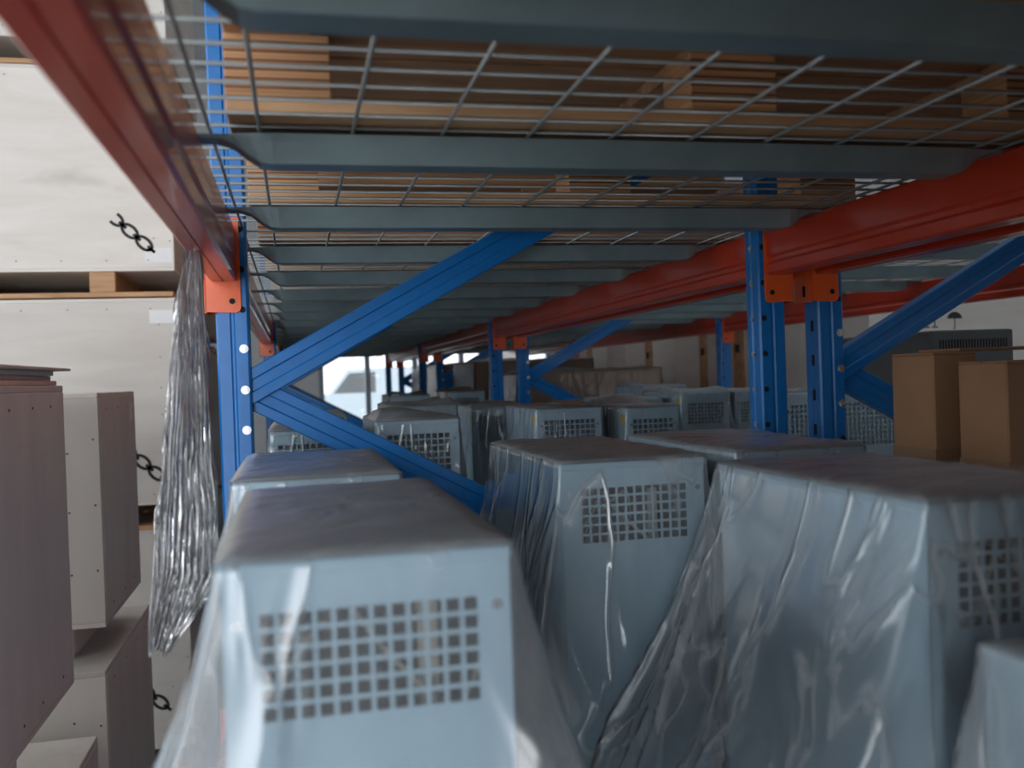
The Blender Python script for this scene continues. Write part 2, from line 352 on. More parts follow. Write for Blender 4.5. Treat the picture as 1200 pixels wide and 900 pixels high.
# ------------------------------------------------------------------ rack: beams
BH, BW = .100, .050
def beam_mesh(L_, flip):
    # box beam of two interlocked channels: seam under it, pressed ridge on the inner face (+x when flip is 1)
    p = [(0, .004), (.004, 0), (.0225, 0), (.0235, .0025), (.0265, .0025), (.0275, 0), (BW-.004, 0), (BW, .004), (BW, .022), (BW-.004, .028), (BW-.004, .036), (BW, .042), (BW, BH-.004), (BW-.004, BH), (.004, BH), (0, BH-.004)]
    if flip < 0: p = [(BW-a, b) for a, b in reversed(p)]
    return MB().prism(p, 0, L_, 'y')
def connector_mesh(flip, end):
    # angle plate: flange on the post's narrow face plus flange on the slotted outer face
    x0, x1 = (-.010, .056) if flip > 0 else (BW-.056, BW+.010)
    rr = .010; z0, z1 = -.060, .122
    y0, y1 = (0, .004) if end > 0 else (-.004, 0)
    pts = [(x0, z1), (x0, z0+.002)]
    if flip > 0: pts += [(x1-rr, z0), (x1-rr*.3, z0+rr*.3), (x1, z0+rr), (x1, z1)]
    else: pts = [(x0, z1), (x0, z0+rr), (x0+rr*.3, z0+rr*.3), (x0+rr, z0), (x1, z0+.002), (x1, z1)]
    mb = MB(); mb.prism(pts, y0, y1, 'y')
    xo = (x0-.001, x0+.003) if flip > 0 else (x1-.003, x1+.001)
    yo = (0, .055) if end > 0 else (-.055, 0)
    mb.box(xo[0], xo[1], yo[0], yo[1], z0, z1)
    return mb
_bm = {}
def beam(x, flip, y0, y1, z, label, detail=True):
    t = thing('rack_beam', label, 'rack beam', (x, y0, z))
    key = (flip, round(y1-y0, 3))
    if key not in _bm:
        o = fixn(beam_mesh(y1-y0-.012, flip).build('beam_body', ORANGE, t, loc=(0, .006, 0))); _bm[key] = o.data
    else: link('beam_body', _bm[key], None, t, loc=(0, .006, 0))
    for end in (-1, 1):
        k2 = (flip, end, 'c')
        yy = .0055 if end < 0 else y1-y0-.0055
        if k2 not in _bm:
            o = fixn(connector_mesh(flip, end).build('connector', CONN, t, loc=(0, yy, 0))); _bm[k2] = o.data
        else: o = link('connector', _bm[k2], None, t, loc=(0, yy, 0))
        if detail:
            hx = .040 if flip > 0 else BW-.040
            b = link('connector_hole', HOLEM, None, o, loc=(hx, -.0005 if end > 0 else .0005, -.038)); b.scale = (.9, 1.2, .9)
            if end > 0:
                s_ = link('connector_slot', SLOTM, None, o, loc=(-.011 if flip > 0 else BW+.011, .03, -.035))
    return t
bayname = ['cabinet row, stacked carton bay', 'cabinet row, large cabinet bay', 'cabinet row, second bay', 'cabinet row, third bay', 'cabinet row, glazing bay']
bayname2 = ['carton row, loading door bay', 'carton row, brown carton bay', 'carton row, second bay', 'carton row, third bay', 'carton row, glazing bay']
for ri, (x0, x1) in enumerate(ROWS):
    for k in range(5):
        ya, yb = YFR[k]+PW, YFR[k+1]
        for zz, lv in ((DECKZ-BH, 'upper'), (DECKZ-.935-BH, 'lower')):
            nm = (bayname if ri == 0 else bayname2)[k]
            beam(x0-.008, 1, ya, yb, zz, 'orange-red %s box beam on the %s of the %s' % (lv, 'crate aisle side' if ri == 0 else 'inner side', nm), lv == 'upper')
            beam(x1-BW+.008, -1, ya, yb, zz, 'orange-red %s box beam on the %s of the %s' % (lv, 'inner side' if ri == 0 else 'far aisle side', nm), lv == 'upper')

# ------------------------------------------------------------------ rack: wire decks on channel supports
WX = 1.189                                   # row depth, outer face to outer face
def channel_mesh():
    rings = []
    def sec(x, dep, wt, wb):
        return [(x, -wt, 0), (x, -wb, -dep), (x, wb, -dep), (x, wt, 0), (x, wt-.003, .0), (x, wb-.002, -dep+.002), (x, -wb+.002, -dep+.002), (x, -wt+.003, 0)]
    S = [(.000, .004, .020, .018), (.062, .004, .020, .018), (.080, .010, .022, .018), (.098, .024, .026, .020), (.112, .033, .028, .021), (.126, .035, .029, .021)]
    for a, dp, wt, wb in S: rings.append(sec(a, dp, wt, wb))
    for a, dp, wt, wb in reversed(S): rings.append(sec(WX-a, dp, wt, wb))
    return MB().loft(rings)
_o = fixn(channel_mesh().build('support_channel', ZINC)); CHAN = _o.data; bpy.data.objects.remove(_o)
WR = .0024
def xwire_mb(mb, y):
    return mb.tube([(-.004, y, -.045), (-.003, y, .005), (.002, y, .0085), (WX-.002, y, .0085), (WX+.003, y, .005), (WX+.004, y, -.045)], WR, 5)
def ywire_mb(mb, x, L_): return mb.tube([(x, -L_, .0042), (x, L_, .0042)], WR, 6)
o = fixn(xwire_mb(MB(), 0).build('wire', WIRE, smooth=True)); XW = o.data; bpy.data.objects.remove(o)
PL = .701
o = fixn(ywire_mb(MB(), 0, PL).build('wire', WIRE, smooth=True)); YW = o.data; bpy.data.objects.remove(o)
YS = [-PL+.012+i*.0561 for i in range(25)]
XS = [.008, .055] + [.112+.110*i for i in range(10)] + [1.145, 1.181]
o = MB()
for y in YS: xwire_mb(o, y)
for x in XS: ywire_mb(o, x, PL)
o = fixn(o.build('wire_mesh', WIRE, smooth=True)); MESHW = o.data; bpy.data.objects.remove(o)
dk = ['nearest the blue frame beside the hanging film', 'in the middle of that bay', 'at the end away from the hanging film']
def wire_deck(x0, yc, z, label, single, sh):
    t = thing('wire_deck', label, 'wire deck', (x0, yc, z))
    for s in (-.4833+sh, sh, .4833+sh): link('support_channel', CHAN, None, t, loc=(0, s, .0005))
    if single:
        for y in YS: link('wire', XW, None, t, loc=(0, y, 0))
        for x in XS: link('wire', YW, None, t, loc=(x, 0, 0))
    else: link('wire_mesh', MESHW, None, t, kind='stuff')
    return t
ords = ['first', 'second']
for ri, (x0, x1) in enumerate(ROWS):
    for k in range(5):
        for j in range(2):
            sh = -.012 if j == 0 else .012
            yc = YFR[k]+PW/2+.725*(1+2*j)-sh
            nm = (bayname if ri == 0 else bayname2)[k]
            for zz, lv in ((DECKZ, 'upper'), (DECKZ-.935, 'lower')):
                wire_deck(x0, yc, zz, 'galvanised %s wire deck in the %s, %s panel towards the glazing' % (lv, nm, ords[j]), lv == 'upper' and k == 1 and ri == 0, sh)
LOW = DECKZ-.935+.012                        # resting height on the lower wire decks
UP = DECKZ+.012                              # resting height on the upper wire decks

# ------------------------------------------------------------------ wooden loads on the upper decks
def pallet(x0, x1, ys, y0, y1, z, label):
    t = thing('pallet', label, 'pallet', (0, 0, z))
    xm = x0+.632 if x0 < 0 else (x0+x1)/2
    for y in ys:
        fixn(MB().rbox(x0, x1, y, y+.10, 0, .020, .002).build('bottom_board', PINE, t))
        for xx in (x0, xm-.06, x1-.12):
            b = fixn(MB().rbox(xx, xx+.12, y+.004, y+.096, .020, .094, .0015).build('block', PLYE, t))
            m_ = MB()
            for q in range(1, 7): m_.box(xx+.0005, xx+.1195, y+.0032, y+.0968, .0195+q*.0105, .0217+q*.0105)
            m_.build('glue_line', GLUE, b)
    for xx in (x0, xm-.05, x1-.10): fixn(MB().rbox(xx, xx+.10, y0, y1, .094, .112, .002).build('stringer_board', PINE, t))
    n = 7; wd = (y1-y0)/n
    for i in range(n): fixn(MB().rbox(x0, x1, y0+i*wd+.004, y0+(i+1)*wd-.004, .112, .130, .002).build('top_board', PINE, t))
    return t
NAIL = MB()
def crate(name, label, x0, x1, y0, y1, z0, z1, mf=None, ms=None, group=None, skids=0.0, nails=True, lidlip=.0, ml=None):
    """plywood packing crate: panels as parts, nail heads along the panel edges, optional skids underneath"""
    mf = mf or PLY; ms = ms or PLY
    t = thing(name, label, 'crate', ((x0+x1)/2, (y0+y1)/2, z0), 0, group)
    X0, X1, Y0, Y1 = x0-(x0+x1)/2, x1-(x0+x1)/2, y0-(y0+y1)/2, y1-(y0+y1)/2; Hh = z1-z0; b0 = skids; th = .014
    if skids > 0:
        nb = 3
        for i in range(nb):
            xx = (X0+.05, X0+.62*(X1-X0)-.36, X1-.335)[i]
            fixn(MB().rbox(xx, xx+.10, Y0+.01, Y1-.01, .02, skids, .003).build('skid', PINE, t))
        for yy in (Y0+.005, (Y0+Y1)/2-.05, Y1-.105): fixn(MB().rbox(X0+.01, X1-.01, yy, yy+.10, 0, .02, .002).build('bottom_board', PINE, t))
    fixn(MB().rbox(X0, X1, Y0, Y1, b0, b0+th, .002).build('base_panel', ms, t))
    fixn(MB().rbox(X0+th*0, X1, Y0, Y0+th, b0+th, Hh-th, .0015).build('front_panel', mf, t))
    fixn(MB().rbox(X0, X1, Y1-th, Y1, b0+th, Hh-th, .0015).build('back_panel', mf, t))
    fixn(MB().rbox(X0, X0+th, Y0+th, Y1-th, b0+th, Hh-th, .0015).build('side_panel', ms, t))
    fixn(MB().rbox(X1-th, X1+.001, Y0+th, Y1-th, b0+th, Hh-th, .0015).build('side_panel', ms, t))
    fixn(MB().rbox(X0-lidlip, X1+lidlip, Y0-lidlip, Y1+lidlip, Hh-th, Hh, .002).build('lid', ml or mf, t))
    if nails:
        m_ = MB(); rn = random.Random(int(1000*(x0+y0+z0)) % 9999)
        def line(p, q, nrm, n):
            for i in range(n):
                k = (i+.5+rn.uniform(-.12, .12))/n; c = [a+(b-a)*k for a, b in zip(p, q)]; m_.cyl(c, nrm, .0030, .0012, 6)
        nx = max(3, int((X1-X0)/.16)); nz = max(3, int(Hh/.16)); ny = max(3, int((Y1-Y0)/.16)); e = .03
        for z in (b0+th+e, Hh-th-e): line((X0+e, Y0, z), (X1-e, Y0, z), (0, -1, 0), nx); line((X1+.001, Y0+e, z), (X1+.001, Y1-e, z), (1, 0, 0), ny); line((X0, Y0+e, z), (X0, Y1-e, z), (-1, 0, 0), ny)
        for x in (X0+e*.5, X1-e*.5, X1-e*2.6): line((x, Y0, b0+.05), (x, Y0, Hh-.05), (0, -1, 0), nz)
        m_.build('nail_heads', NAILM, t, kind='stuff')
    return t
over = ['the stacked carton bay', 'the bare end of the large cabinet bay', 'the large grey cabinets', 'the small cabinets beyond the brace', 'the back rank of the second bay', 'the third bay', 'the far half of the third bay', 'the glazing bay', 'the very end of the cabinet row']
for k, (ya, ys) in enumerate([(-2.3, (-2.26, -1.8, -1.25)), (-.85, (-.81, -.26, .29)), (.55, (.585, 1.135, 1.69)), (2.10, (2.14, 2.69, 3.24)), (3.45, (3.49, 4.02, 4.56)), (5.0, (5.04, 5.6, 6.15)), (6.32, (6.36, 6.9, 7.45)), (7.9, (7.94, 8.5, 9.05)), (9.22, (9.26, 9.8, 10.36))]):
    yb = ys[2]+.12
    pallet(-.066, 1.095, ys, ya, yb, UP, 'brown layered-block pallet on the upper deck above ' + over[k])
    crate('packing_crate', 'plywood crate on the upper deck pallet above ' + over[k], -.05, 1.02, ya+.02, yb-.02, UP+.130, UP+.130+.55+.06*(k % 3), PINE, PINE, nails=False)
for k, (ya, yb) in enumerate([(5.1, 6.2), (8.0, 9.2), (-.7, .35), (.55, 1.6)]):  # last two loads are unseen, added to shade the cartons below
    pallet(1.20, 2.25, (ya+.04, (ya+yb)/2-.05, yb-.14), ya, yb, UP, 'brown pallet on the upper deck of the carton row, %s bay' % ['third', 'glazing', 'carton', 'sheet'][k])
    crate('packing_crate', 'plywood crate on the upper deck of the carton row, %s bay' % ['third', 'glazing', 'carton', 'sheet'][k], 1.22, 2.23, ya+.02, yb-.02, UP+.13, UP+.75, PINE, PINE, nails=False)

# ------------------------------------------------------------------ sheet-metal cabinets
def perf_mesh(w_, h_, x0, z0, cols, rows, pitch, hole, th=.0015):
    """flat panel in the xz plane (centre x=0, z from 0) with real square holes, first hole's top left at x0,z0"""
    xs = [-w_/2]; zs = [0]
    xa = []
    for i in range(cols): xa += [x0+i*pitch, x0+i*pitch+hole]
    za = []
    for j in range(rows): za += [z0-(rows-1-j)*pitch-hole, z0-(rows-1-j)*pitch]
    xs = [-w_/2]+xa+[w_/2]; zs = [0]+za+[h_]
    v = []; fc = []; nx = len(xs); nz = len(zs)
    for yy in (0, th):
        for z in zs:
            for x in xs: v.append((x, yy, z))
    S = nx*nz
    def idx(i, j, s): return s*S+j*nx+i
    ishole = lambda i, j: i % 2 == 1 and j % 2 == 1 and i < nx-1 and j < nz-1
    for j in range(nz-1):
        for i in range(nx-1):
            a = [(i, j), (i+1, j), (i+1, j+1), (i, j+1)]
            if not ishole(i, j):
                fc.append(tuple(idx(p, q, 0) for p, q in a)); fc.append(tuple(idx(p, q, 1) for p, q in reversed(a)))
            else:
                for e in range(4):
                    p, q = a[e], a[(e+1) % 4]
                    fc.append((idx(*q, 0), idx(*p, 0), idx(*p, 1), idx(*q, 1)))
    m_ = MB(); m_.v = v; m_.f = fc; return m_
SCREW = MB().cyl((0, .0005, 0), (0, -1, 0), .0042, .0022, 10)
_o = SCREW.build('screw', CHROME); SCREWM = _o.data; bpy.data.objects.remove(_o)
_pm = {}
def cabinet(label, x0, y0, w_, l_, h_, z, rz=0, mat=None, grille=(12, 6, .0139, .0104, .028), guts=True, sticker=False, group=None):
    mat = mat or GREY
    t = thing('electrical_cabinet', label, 'cabinet', (x0+w_/2, y0+l_/2, z), rz, group)
    cols, rows, pitch, hole, top = grille
    X, Y = w_/2, l_/2; th = .0015
    key = (w_, h_, grille, mat.name)
    gx = -cols*pitch/2+(pitch-hole)/2
    if key not in _pm: _pm[key] = perf_mesh(w_, h_-.012, gx, h_-.012-top, cols, rows, pitch, hole).build('front_panel', mat, t, loc=(0, -Y, .002)).data
    else: link('front_panel', _pm[key], None, t, loc=(0, -Y, .002))
    m_ = MB(); m_.box(-X, -X+th, -Y+th, Y, .002, h_-.010); m_.box(X-th, X, -Y+th, Y, .002, h_-.010); m_.box(-X+th, X-th, Y-th, Y, .002, h_-.010); m_.box(-X+th, X-th, -Y+th, Y-th, .002, .004)
    fixn(m_.build('housing', mat, t))
    m_ = MB(); m_.rbox(-X-.0015, X+.0015, -Y-.0015, Y+.0015, h_-.010, h_, .0012); fixn(m_.build('top_cover', mat, t))
    for sx in (-1, 1): link('screw', SCREWM, None, t, loc=(sx*(X-.011), -Y, h_-.045))
    if guts:
        # transformer core with windings and a few sleeved leads behind the grille
        m_ = MB(); m_.box(-.07, .07, -Y+.12, -Y+.22, .10, h_-.16); c = fixn(m_.build('transformer_core', DARK, t))
        for i in range(3):
            m_ = MB(); m_.cyl((-.05+.05*i, -Y+.17, .13), (0, 0, 1), .022, h_-.34, 14); fixn(m_.build('winding', COPPER, c))
        rn = random.Random(int(x0*100+y0*10))
        for i in range(4):
            xa = rn.uniform(-.07, .07); pts = []
            for q in range(9):
                k = q/8; pts.append((xa+.09*math.sin(k*3+i)*(1 if i % 2 else -1)*.6, -Y+.05+.03*math.sin(k*4+i), h_-.05-.16*k))
            MB().tube(pts, .0026, 6).build('lead_wire', CREAMW, t, smooth=True)
        for i in range(3):
            m_ = MB(); m_.box(.02+.022*i, .036+.022*i, -Y+.06, -Y+.09, h_-.14, h_-.05); fixn(m_.build('terminal', CREAMW if i == 1 else BLACK, t))
    if sticker: MB().box(-X-.0008, -X+.0002, -Y+.02, -Y+.055, h_-.045, h_-.018).build('warning_sticker', YEL, t)
    return t

def nz(x, y, z=0): return mnoise.noise(Vector((x, y, z)))
def drape(label, x0, y0, w_, l_, ztop, drop, fl=(.1, .1, .06, .06), seed=0, mat=None, folds=.012, nu=420, nv=44, name='plastic_cover', peak=.0, group=None, cat='plastic cover'):
    """polythene bag pulled over a cabinet: a wrinkled top sheet and a skirt that flares and folds as it falls"""
    X, Y = w_/2+.003, l_/2+.003; per = 4*(X+Y); rn = random.Random(seed); R_ = .006
    def rim(s):
        s = (s % 1)*per
        # start at front-left, go right, back, left, front
        if s < 2*X: return -X+s, -Y, 0, -1
        s -= 2*X
        if s < 2*Y: return X, -Y+s, 1, 0
        s -= 2*Y
        if s < 2*X: return X-s, Y, 0, 1
        s -= 2*X
        return -X, Y-s, -1, 0
    V = []; F = []
    def cornerness(px, py):
        dx = X-abs(px); dy = Y-abs(py); return math.exp(-min(max(dx, dy), 9)/.05)
    corners = [0, 2*X/per, (2*X+2*Y)/per, (4*X+2*Y)/per]
    fk = []
    for c0 in corners:
        for q in range(4): fk.append((c0+rn.uniform(-.03, .03), rn.uniform(-.10, .10), rn.uniform(.0035, .009), rn.uniform(.5, 1.4), rn.uniform(.05, .18)))
    for q in range(9): fk.append((rn.random(), rn.uniform(-.06, .06), rn.uniform(.004, .012), rn.uniform(.3, 1.0), rn.uniform(.05, .5)))
    NV = nv
    for j in range(NV+1):
        v = j/NV
        for i in range(nu):
            s = i/nu; px, py, nx_, ny_ = rim(s)
            # smooth the normal near the corners so the skirt opens as a cone
            c = cornerness(px, py); ax, ay = px/X, py/Y
            nnx = nx_*(1-c)+c*.72*math.copysign(1, px); nny = ny_*(1-c)+c*.72*math.copysign(1, py)
            fx = fl[1] if nnx > 0 else fl[0]; fy = fl[3] if nny > 0 else fl[2]
            vv = v**1.25
            off = 0
            fo = 0
            for (s0, dr_, wd_, am_, v0) in fk:
                if v <= v0: continue
                e_ = s-s0-dr_*(v-v0); e_ -= round(e_); e_ = abs(e_)/(wd_*(.6+v))
                if e_ < 4: fo += am_*math.exp(-e_*1.3)*min(1, (v-v0)*2.5)
            off += fo*folds
            off += .006*math.sin(2*PI*5*s+seed+2*v)*v
            off += .008*min(1, v*4)*nz(px*5+seed, py*5, v*2.5)
            off += .0025
            zz = ztop+.0022-drop*v+.008*nz(px*5, py*5, seed)*v
            off = max(off, .002); cone = vv*(1+.30*c); V.append((px+nnx*(fx*cone+off*min(1, .35+fx/.04)), py+nny*(fy*cone+off*min(1, .35+fy/.04)), zz))
    base = len(V)
    for j in range(NV):
        for i in range(nu):
            k = (i+1) % nu; F.append((j*nu+i, (j+1)*nu+i, (j+1)*nu+k, j*nu+k))
    # the top sheet in shrinking rings
    ntop = len(F)
    rings = 16; prev = 0
    for q in range(1, rings+1):
        m_ = 1-q/rings; b = len(V)
        if q == rings:
            V.append((0, 0, ztop+.006)); 
            for i in range(nu): F.append((prev+i, prev+(i+1) % nu, b))
            break
        for i in range(nu):
            px, py, _, _ = rim(i/nu); px *= m_; py *= m_
            n1 = nz(px*5+py*4+seed*3.1, py*13-px*5, seed); n2 = nz(px*24+py*10, py*30-px*12, seed+5)
            rid = (1-min(1, abs(n1)*2.2))**3; e = min(1, (1-m_)*7)
            hh = ztop+.0035+e*(.003+.0022*rid+.0006*abs(n2)+peak*max(0, nz(px*5+1, py*5, seed+9))**1.0)
            V.append((px, py, hh))
        for i in range(nu):
            k = (i+1) % nu; F.append((prev+i, prev+k, b+k, b+i))
        prev = b
    m_ = MB(); m_.v = [(a, b, c-ztop) for a, b, c in V]; m_.f = F
    o = m_.build(name, mat or FILM, None, True); o.location = (x0+w_/2, y0+l_/2, ztop); fixn(o)
    o.data.materials.append(FILMT)
    for q, p in enumerate(o.data.polygons): p.material_index = 1 if q >= ntop else 0
    tag(o, label, cat, group); return o

W_, L_, T1 = .216, .485, H-.131
h1 = T1-LOW
CAB = [  # label, x0, y0, w, l, top, flare(left,right,front,back), seed, folds, drop
 ('front grey cabinet with large square-hole grille', -.058, .728, W_, L_, T1, (.15, .15, .05, .01), 3, .011, .44),
 ('grey cabinet against the aisle post and brace', -.085, 1.342, .222, .485, T1, (.10, .08, .015, .0), 8, .008, .40),
 ('grey cabinet whose plain side faces the brace', .375, 1.345, .222, .495, T1, (.09, .025, .05, .0), 11, .006, .44),
 ('front grey cabinet beside the inner beam', .562, .772, .225, .44, T1+.001, (.22, .05, .05, .004), 17, .014, .46),
 ('grey cabinet under the central blue post', .655, 1.352, .216, .48, T1+.002, (.02, .08, .015, .0), 23, .008, .40),
]
for i, (lb, x, y, cw, cl, tp, fl, sd, fo, dr) in enumerate(CAB):
    cabinet(lb, x, y, cw, cl, tp-LOW, LOW)
    drape('clear plastic bag draped over the ' + lb, x, y, cw, cl, tp, dr, fl, sd, FILMC if i in (2, 3) else FILM, fo, peak=.004)
cabinet('low grey cabinet in front of the inner beam cabinet', .545, .24, .216, .44, .388, LOW, guts=False)
drape('hazy plastic bag over the low grey cabinet', .545, .24, .216, .44, LOW+.388, .32, (.06, .05, .05, .02), 31, FILMX, .012, nu=240)
T2 = H-.095
CAB2 = [
 ('small grey cabinet showing its grille beyond the brace', .183, 2.235, .192, .40, T2, 41, False, GREY),
 ('small cabinet right of the second bay\'s inner post', .655, 2.58, .186, .40, T2, 43, True, GREY),
 ('small cabinet with yellow sticker by the inner beam', .890, 2.50, .150, .40, T2-.004, 47, True, GREY),
 ('small cabinet half hidden behind the falling brace', -.06, 2.30, .18, .40, T2-.015, 53, False, GREY),
 ('small cabinet behind the half hidden one', -.05, 2.95, .20, .42, T2-.01, 57, True, GREY),
 ('small lumpy wrapped cabinet in the second bay\'s middle', .28, 2.9, .20, .42, T2+.015, 59, False, GREY),
 ('small wrapped cabinet in the second bay\'s back rank', .60, 3.3, .20, .42, T2-.01, 61, True, GREY),
 ('small wrapped cabinet in the middle of the third bay', .50, 5.2, .22, .45, T2+.01, 71, False, GREY),
 ('small wrapped cabinet by the third bay\'s inner beam', .80, 5.1, .20, .45, T2+.02, 73, False, GREY),
]
for i, (lb, x, y, cw, cl, tp, sd, st, mt) in enumerate(CAB2):
    cabinet(lb, x, y, cw, cl, tp-LOW, LOW, grille=(10 if cw > .16 else 8, 6, .0150, .0112, .022), sticker=st, mat=mt, guts=False)
    drape('crumpled plastic bag over the ' + lb, x, y, cw, cl, tp, .30, (.03, .02, .02, .02), sd, FILMH, .007, nu=160, nv=24, peak=.04)
CAB3 = [
 ('shaded grille cabinet beyond the central posts', 1.41, 3.35, .19, .40, H-.085, 81, GREY),
 ('shaded grille cabinet with its yellow sticker showing', 1.66, 3.42, .19, .40, H-.090, 83, GREY),
 ('grey cabinet by the carton row\'s second inner post', 1.18, 3.45, .19, .40, H-.105, 87, GREY),
 ('shaded cabinet at the carton row\'s far aisle side', 1.92, 3.3, .19, .40, H-.100, 89, GREY),
 ('grey cabinet deep in the carton row\'s second bay', 1.55, 4.1, .20, .40, H-.07, 91, GREY),
]
for lb, x, y, cw, cl, tp, sd, mt in CAB3:
    cabinet(lb, x, y, cw, cl, tp-LOW, LOW, grille=(11, 6, .0135, .0098, .030), sticker=True, mat=mt, guts=False)
    drape('hazy plastic bag over the ' + lb, x, y, cw, cl, tp, .28, (.02, .02, .02, .02), sd, FILMH, .006, nu=140, nv=20, peak=.03)
# long perforated enclosure behind the posts, in the carton row
cabinet('wide light grey enclosure with fine perforated band, behind the cartons', 1.20, 2.20, .46, .13, H-.070-LOW, LOW, grille=(34, 9, .0125, .0085, .018), guts=False)

# dark switch unit standing on a box behind the cartons
t = thing('power_supply_unit', 'dark grey steel unit with a slotted vent behind the brown cartons', 'power unit', (1.84, 2.56, LOW))
ZT = H+.085-LOW
fixn(MB().rbox(-.13, .13, -.25, .25, .002, ZT, .004).build('housing', DARK, t))
fp = fixn(MB().rbox(-.128, .128, -.256, -.250, .004, ZT-.002, .002).build('front_panel', DARK, t))
for i in range(24):
    MB().box(-.108+i*.0092, -.104+i*.0092, -.2566, -.2560, ZT-.054, ZT-.026).build('vent_slot', HOLE, fp)
for i in range(2): MB().box(-.1306, -.1300, -.02+.018*i, -.010+.018*i, ZT-.20, ZT-.185).build('indicator', LABEL, t)

# ------------------------------------------------------------------ cartons
def carton(label, x0, x1, y0, y1, z0, z1, m=CARD, tape=True, rz=0):
    t = thing('cardboard_carton', label, 'carton', ((x0+x1)/2, (y0+y1)/2, z0), rz); X, Y, Z = (x1-x0)/2, (y1-y0)/2, z1-z0
    fixn(MB().rbox(-X, X, -Y, Y, 0, Z-.004, .003).build('box_body', m, t))
    for s in (-1, 1):
        fixn(MB().rbox(-X+.001, X-.001, (-Y if s < 0 else .002), (-.002 if s < 0 else Y), Z-.004, Z, .001).build('top_flap', m, t))
    if tape:
        fixn(MB().box(-.025, .025, -Y-.0006, Y+.0006, Z-.001, Z+.0006).build('tape', TAPE, t))
        fixn(MB().box(-X-.0006, X+.0006, -Y-.0007, Y+.0007, Z*.62, Z*.70).build('tape', TAPE, t))
    return t
CH = H+.018
carton('tall brown carton against the blue brace, tape round its lower half', 1.235, 1.335, 1.665, 1.80, LOW, CH)
carton('brown carton with a lit pale end, beside the tall taped carton', 1.262, 1.52, 1.497, 1.628, LOW, H-.003)
t = thing('cardboard_sheet', 'dark cardboard sheet lying over the top of the tall taped carton', 'cardboard sheet', (1.47, 1.73, CH+.001))
fixn(MB().rbox(-.17, .25, -.06, .07, 0, .006, .002).build('sheet', CARD, t))
LOADS = [(1.20, 7.95, .9, .9, .12, 'in the carton row\'s glazing bay'), (1.22, 9.2, .85, .9, .10, 'at the carton row\'s far end'), (1.22, 5.2, .85, .8, .02, 'past the second pair of central posts'), (1.22, 6.5, .85, .9, .11, 'before the third pair of central posts'),
         (-.05, -.89, 1.03, .56, .18, 'added as light blocker behind the front grey cabinets'), (-.05, -1.9, 1.03, .75, .18, 'added to block light in the stacked carton bay'), (-.05, -3.3, 1.03, .9, .18, 'added to block light at the loading door end'), (1.22, -.87, 1.0, .7, .18, 'added to block light in front of the pale-ended carton'), (1.25, -1.9, .95, .75, .18, 'in the carton row\'s loading door bay')]  # cartons on this line are unseen, added to block light from behind
for i, (x, y, a, b, hh, wh) in enumerate(LOADS):
    carton('big brown carton ' + wh, x, x+a, y, y+b, LOW, H+hh, CARD)
    if i != 6: drape('dusty plastic wrap over the big brown carton ' + wh, x, y, a, b, H+hh, .35, (.02, .02, .02, .02), 130+i, FILMH, .008, nu=160, nv=18, peak=.03)

# ------------------------------------------------------------------ crates in the aisle on the left
def chain_mark(parent, x, z, ang, n, y, s=1.0):
    """stencilled sling-here chain: open links drawn as flat ink rings"""
    m_ = MB()
    def strip(pts, wd, closed=False):
        n_ = len(pts); L1 = []; L2 = []
        for i in range(n_):
            a = Vector(pts[(i-1) % n_] if closed or i > 0 else pts[i]); b = Vector(pts[(i+1) % n_] if closed or i < n_-1 else pts[i]); d = (b-a).normalized(); nn = Vector((-d.y, d.x)); p = Vector(pts[i])
            L1.append(p+nn*wd/2); L2.append(p-nn*wd/2)
        for i in range(n_ if closed else n_-1):
            k = (i+1) % n_
            q = [L1[i], L1[k], L2[k], L2[i]]
            ca, sa = math.cos(ang), math.sin(ang)
            P = [(x+(p.x*ca-p.y*sa)*s, y, z+(p.x*sa+p.y*ca)*s) for p in q]; m_.add(P+[(a, b+.0008, c) for a, b, c in P], [(0, 1, 2, 3), (4, 7, 6, 5), (0, 4, 5, 1), (1, 5, 6, 2), (2, 6, 7, 3), (3, 7, 4, 0)])
    for i in range(n):
        cx = i*.074
        ring = [(cx+.036*math.cos(q*PI/12), .021*math.sin(q*PI/12)) for q in range(24)]
        strip(ring, .0125, True)
        strip([(cx+.018, 0), (cx+.056, 0)], .0125)
    half = [(-.074+.034*math.cos(q*PI/12), .021*math.sin(q*PI/12)) for q in range(-7, 8)]
    strip(half, .0125); strip([(-.056, 0), (-.018, 0)], .0125)
    return m_.build('chain_mark', INK, parent)
YC = 4.2
big = [('big pale plywood crate on skids, %s in the aisle stack with chain marks' % n) for n in ('lowest', 'middle', 'upper', 'topmost')]
zc = [H-1.60, H-.585, H+.385, H+1.335]; ztop = [H-.585, H+.378, H+1.330, H+2.2]
for i in range(4):
    x1 = (-.462, -.462, -.470, -.47)[i]
    t = crate('packing_crate', big[i], x1-1.55, x1, YC, YC+1.3, zc[i] if i else .02, ztop[i], PLY, PLY, 'big aisle crates', skids=.105)
    Z0 = zc[i] if i else .02
    xc = x1-.775
    y = -1.3/2-.0009
    if i < 3:
        tx, tz = [(-.645, H-1.25), (-.625, H-.30), (-.640, H+.655)][i]
        chain_mark(t, tx-xc, tz-Z0, -.75, 2, y, 1.0)
    MB().box(x1-xc-.115, x1-xc-.008, y, y+.0008, ztop[i]-Z0-.105 if i != 2 else .14, (ztop[i]-Z0-.05) if i != 2 else .20).build('paper_label', LABEL, t)
# stacks that follow further down the aisle
for i, (x1, ya, hgt, lv) in enumerate([(-.50, 5.75, .92, 3), (-.56, 7.3, .95, 3)]):
    for k in range(lv):
        crate('packing_crate', 'grey sided plywood crate further down the aisle, stack %s, layer %s' % (['one', 'two'][i], ['one', 'two', 'three'][k]), x1-1.4, x1, ya, ya+1.25, .0+k*hgt, (k+1)*hgt-.004, PLY, PLY, skids=.09, nails=False)
